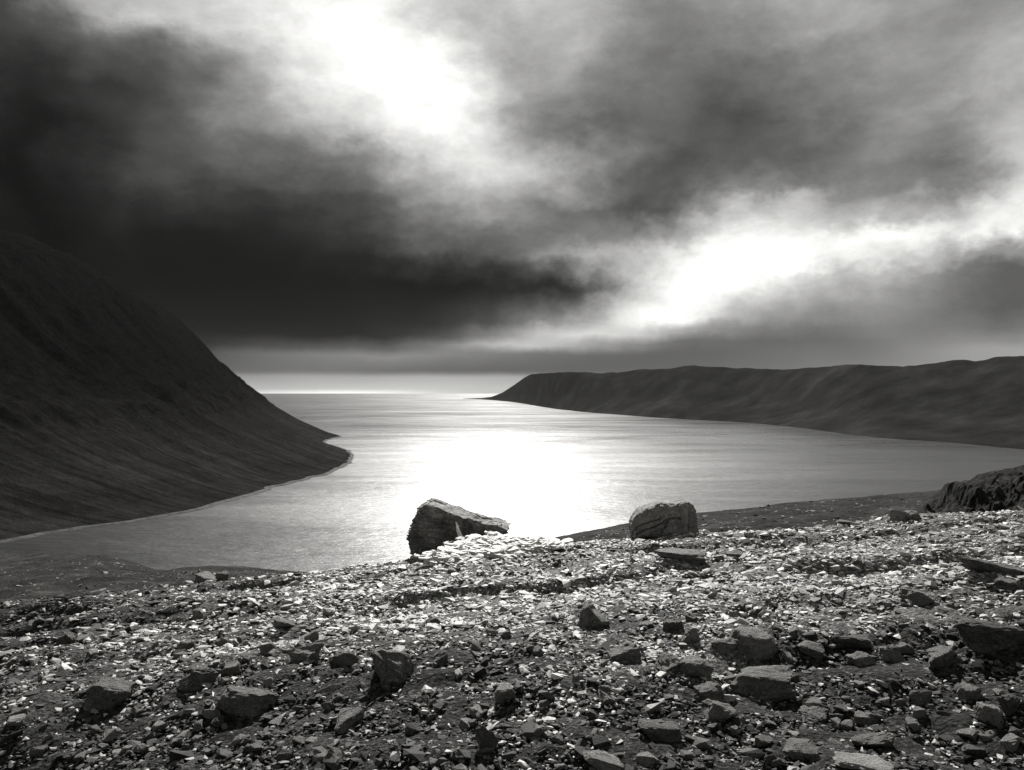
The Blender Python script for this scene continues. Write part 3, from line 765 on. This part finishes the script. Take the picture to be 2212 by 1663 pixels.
def slates():
    r = np.random.default_rng(5)
    cells = []
    # (px, py, width px, lift m, tilt)
    for i in range(240):
        t = r.uniform(0, 1); px = 925+t*285+r.normal(0, 8)
        hi = np.interp(px, [920,990,1045,1100,1160,1200], [1192,1158,1148,1152,1158,1166]); lo = np.interp(px, [915,990,1060,1130,1205], [1206,1200,1192,1186,1180])
        f = r.uniform(0, 1)**0.7; py = hi+(lo-hi)*f
        cells.append((px, py, r.uniform(10, 32)))
    cells.sort(key=lambda c: c[1])
    for i, (px, py, wpx) in enumerate(cells):
        # the heap leans on the boulder: its surface rises from the ground towards the boulder's foot
        y = DB1-0.62-(py-1150)/45*0.8
        x = ray_u(px)*y; z = EYE-(py-HOR)/F*y
        z = max(z, float(gz(x, y))+0.015)
        o = bpy.data.objects.new('slate_flake', SL[i % 8]); col.objects.link(o); s = wpx*y/F
        o.scale = (s*1.15, s*1.2, r.uniform(0.010, 0.026)); o.location = (x, y, z)
        o.rotation_euler = (r.normal(0.12, 0.14), r.normal(-0.06, 0.2), r.uniform(-0.9, 0.9))
        tag(o, 'thin white slate slab in the heap against the wedge-shaped boulder', 'slate slab', 'white slate slabs heaped against the boulder')
    # mound of rubble that carries the slabs
    n = 40; m = 14; V = []
    for i in range(n):
        px = 915+i/(n-1)*290
        for j in range(m):
            f = j/(m-1); hi = np.interp(px, [915,990,1045,1100,1160,1205], [1196,1164,1153,1157,1163,1174]); lo = np.interp(px, [915,990,1060,1130,1205], [1206,1200,1192,1186,1182])
            py = hi+(lo-hi)*f; y = DB1-0.52-(py-1150)/45*0.8
            V.append((ray_u(px)*y, y, EYE-(py-HOR)/F*y-0.07-0.16*f+random.uniform(-0.015, 0.015)))
        
    o = mesh_obj('slate_rubble', V, grid_faces(n, m), M_slab); tag(o, 'mound of crushed white slate under the slab heap', 'rubble', kind='stuff')
    # tall curved splinter
    y = DB1-0.60; Pn = [(996,1166,9),(994,1156,9),(990,1146,6.5),(988,1136,4.5),(985,1127,1.2)]
    V = []
    for px, py, wd in Pn:
        xx = ray_u(px)*y; z = EYE-(py-HOR)/F*y; s = wd*y/F*0.6
        V += [(xx-s, y, z), (xx, y-s*0.6, z), (xx+s, y, z), (xx, y+s*0.8, z)]
    f = [(0, 1, 2, 3), tuple(range(len(V)-4, len(V)))[::-1]]
    for k in range(len(Pn)-1):
        for i in range(4): j = (i+1) % 4; f.append((k*4+i, k*4+j, k*4+4+j, k*4+4+i))
    o = mesh_obj('slate_splinter', V, f, M_slab); tag(o, 'tall pale curved slate splinter standing against the wedge-shaped boulder', 'slate splinter')
slates()

# single stones: the 300 that show largest, then the gravel
def loose_stones():
    mats = [M_grey, M_pale, M_grey, M_dark]
    protos = [rock_mesh('stone', 100+i, 12+i % 6, 0.35, 2, 0.11, mats[i % 4]) for i in range(12)]
    r = np.random.default_rng(77); n = 0; recs = []
    labs = {
     (0, 0): ('angular stone scattered on the shaded lower left of the slope', 'stones on the lower left of the slope'),
     (1, 0): ('angular stone scattered in the bottom middle around the pointed dark stone', 'stones on the bottom middle of the slope'),
     (2, 0): ('angular stone scattered on the lower right of the slope', 'stones on the lower right of the slope'),
     (0, 1): ('small angular stone strewn on the upper left of the slope', 'stones on the upper left of the slope'),
     (1, 1): ('small angular stone strewn below the white slate heap', 'stones below the slate heap'),
     (2, 1): ('small angular stone strewn below the cracked boulder and the crest beside it', 'stones on the upper right of the slope')}
    while n < 300:
        px = r.uniform(40, 2212); lo = np.interp(px, [0, 600, 1180, 2212], [1330, 1250, 1190, 1135])
        py = lo+(1655-lo)*r.uniform(0, 1)**1.15
        x, y, ok = pix_ground(px, py)
        if ok is None: continue
        wd = r.lognormal(-2.5, 0.36)*(0.85 if py < 1350 else 1.0); wd = min(wd, 0.26)
        if any((x-a)**2+(y-b)**2 < (c*0.9+wd*0.3)**2 for a, b, c in rock_xy): continue
        o = bpy.data.objects.new('stone', protos[r.integers(12)]); col.objects.link(o)
        h = wd*r.uniform(0.28, 0.62)
        o.scale = (wd, wd*r.uniform(0.6, 0.95), h*1.25); o.location = (x, y, float(gz(x, y))-h*0.25)
        o.rotation_euler = (r.normal(0, 0.16), r.normal(0, 0.2), r.uniform(-3.1, 3.1))
        l = labs[(0 if px < 740 else 1 if px < 1400 else 2, 0 if py > 1400 else 1)]
        mi = o.data.materials[0].name
        tone = {'dark_basalt': 'dark', 'grey_rock': 'grey', 'pale_rock': 'pale'}[mi]; shape = 'flat' if h < wd*0.42 else 'chunky'
        recs.append((o, x, y, tone, shape, l[1])); n += 1
    # each stone is told by its look and by the named rock nearest to it
    slots = {}
    for o, x, y, tone, shape, grp in recs:
        k = min(range(len(LANDMARKS)), key=lambda i: (LANDMARKS[i][1]-x)**2+(LANDMARKS[i][2]-y)**2)
        nm, lx, ly = LANDMARKS[k]; dx, dy = x-lx, (y-ly)
        side = ('right of' if dx > 0 else 'left of') if abs(dx) > abs(dy) else ('behind' if dy > 0 else 'in front of')
        slots.setdefault((tone, shape, side, nm), []).append((dx*dx+dy*dy, o, grp))
    for (tone, shape, side, nm), lst in slots.items():
        lst.sort(key=lambda q: q[0])
        for i, (_, o, grp) in enumerate(lst):
            rank = '' if len(lst) == 1 else ['nearest ', 'second-nearest ', 'third-nearest ', 'fourth-nearest ', 'fifth-nearest ', 'sixth-nearest ', 'seventh-nearest '][min(i, 6)]
            tag(o, f'{rank}small {tone} {shape} stone {side} the {nm}', 'stone', grp)
loose_stones()

def scatter(name, label, cat, mat, x, y, z, s, flat, seed, org):
    P = []
    for i in range(28):
        bm = hull_mesh(hull_points(10+i % 4, 300+i, 1.0, 0.3)); bmesh.ops.triangulate(bm, faces=bm.faces)
        bm.verts.index_update(); v = np.array([q.co[:] for q in bm.verts]); f = np.array([[q.index for q in a.verts] for a in bm.faces]); bm.free(); P.append((v*0.5, f))
    r = np.random.default_rng(seed); N = len(x)
    sc = np.stack([s*r.uniform(0.9, 1.6, N), s*r.uniform(0.7, 1.1, N), s*flat], -1)
    ex, ey, ez = r.normal(0, 0.22, N)+0.03, r.normal(0, 0.22, N), r.uniform(0, 6.28, N)
    cx_, sx_, cy_, sy_, cz_, sz_ = np.cos(ex), np.sin(ex), np.cos(ey), np.sin(ey), np.cos(ez), np.sin(ez)
    kind = r.integers(0, len(P), N)
    VV, FF, base = [], [], 0
    for k, (pv, pf) in enumerate(P):
        i = np.where(kind == k)[0]; n = len(i)
        q = pv[None]*sc[i][:, None, :]
        a, b = cz_[i][:, None], sz_[i][:, None]; q = np.stack([q[..., 0]*a-q[..., 1]*b, q[..., 0]*b+q[..., 1]*a, q[..., 2]], -1)
        a, b = cx_[i][:, None], sx_[i][:, None]; q = np.stack([q[..., 0], q[..., 1]*a-q[..., 2]*b, q[..., 1]*b+q[..., 2]*a], -1)
        a, b = cy_[i][:, None], sy_[i][:, None]; q = np.stack([q[..., 0]*a+q[..., 2]*b, q[..., 1], -q[..., 0]*b+q[..., 2]*a], -1)
        q = q+np.stack([x[i], y[i], z[i]], -1)[:, None, :]
        VV.append(q.reshape(-1, 3)); FF.append((pf[None]+(base+np.arange(n)*len(pv))[:, None, None]).reshape(-1, 3)); base += n*len(pv)
    V = np.concatenate(VV); Fc = np.concatenate(FF)
    o = mesh_obj(name, V-org, Fc, mat); o.location = org
    print(name, N, 'tris', len(Fc))
    tag(o, label, cat, kind='stuff')
def gravel():
    r = np.random.default_rng(3)
    N = 138000
    y = np.exp(r.uniform(math.log(3.4), math.log(18.0), N)); x = r.uniform(-0.85, 0.85, N)*y
    c = y-crest_y(x)
    # stones lie thick on the upper slope, thinned near us and to the left as edge darkening
    dens = grit_edge_shade(x, y)
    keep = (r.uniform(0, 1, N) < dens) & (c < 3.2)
    x, y = x[keep], y[keep]; N = len(x)
    s = r.lognormal(-3.3, 0.5, N)*np.clip(y/8.0, 0.6, 1.2); s = np.clip(s, 0.015, 0.16)
    flat = r.uniform(0.22, 0.6, N)
    z = gz(x, y)+s*flat*0.18
    scatter('gravel', 'countless small flat pebbles covering the stony slope', 'gravel', M_gravel, x, y, z, s, flat, 4, np.array([0, 8, EYE]))
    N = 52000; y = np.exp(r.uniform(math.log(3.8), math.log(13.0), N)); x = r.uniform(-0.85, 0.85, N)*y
    k = r.uniform(0, 1, N) < (1.02-grit_edge_shade(x, y)); x, y = x[k], y[k]; N = len(x)
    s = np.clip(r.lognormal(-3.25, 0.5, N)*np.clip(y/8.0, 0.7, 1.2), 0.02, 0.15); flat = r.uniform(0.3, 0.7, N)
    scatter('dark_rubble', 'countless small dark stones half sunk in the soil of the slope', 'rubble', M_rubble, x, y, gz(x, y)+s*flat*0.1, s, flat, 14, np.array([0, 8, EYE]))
gravel()

hx, hy, hz = HILL_PTS
hr = np.random.default_rng(9); hs = np.clip(hr.lognormal(-2.15, 0.55, len(hx)), 0.05, 0.5)
scatter('hillside_scree', 'small dark stones and tufts strewn over the hillside beyond the crest', 'scree', M_scree, hx+hr.uniform(-0.2, 0.2, len(hx)), hy+hr.uniform(-0.2, 0.2, len(hx)), hz-0.02, hs, hr.uniform(0.25, 0.6, len(hx)), 10, np.array([0, 40, EYE-8]))

# ------------------------------------------------------------------ the air
def haze():
    a, b = 37500.0, 0
    V = [(x, y, z) for x in (-37000, 37000) for y in (-3500, 36500) for z in (-1.5-6, 845)]
    f = [(0, 1, 3, 2), (4, 6, 7, 5), (0, 4, 5, 1), (2, 3, 7, 6), (0, 2, 6, 4), (1, 5, 7, 3)]
    m = bpy.data.materials.new('haze_air'); m.use_nodes = True; t = m.node_tree; t.nodes.clear()
    out = t.nodes.new('ShaderNodeOutputMaterial'); pv = t.nodes.new('ShaderNodeVolumePrincipled'); t.links.new(pv.outputs[0], out.inputs['Volume'])
    pv.inputs['Density'].default_value = 4e-6; pv.inputs['Color'].default_value = (0.9, 0.9, 0.885, 1); pv.inputs['Anisotropy'].default_value = 0.0
    o = mesh_obj('haze', V, f, m); tag(o, 'thin haze in the air over the fjord', kind='stuff')
haze()
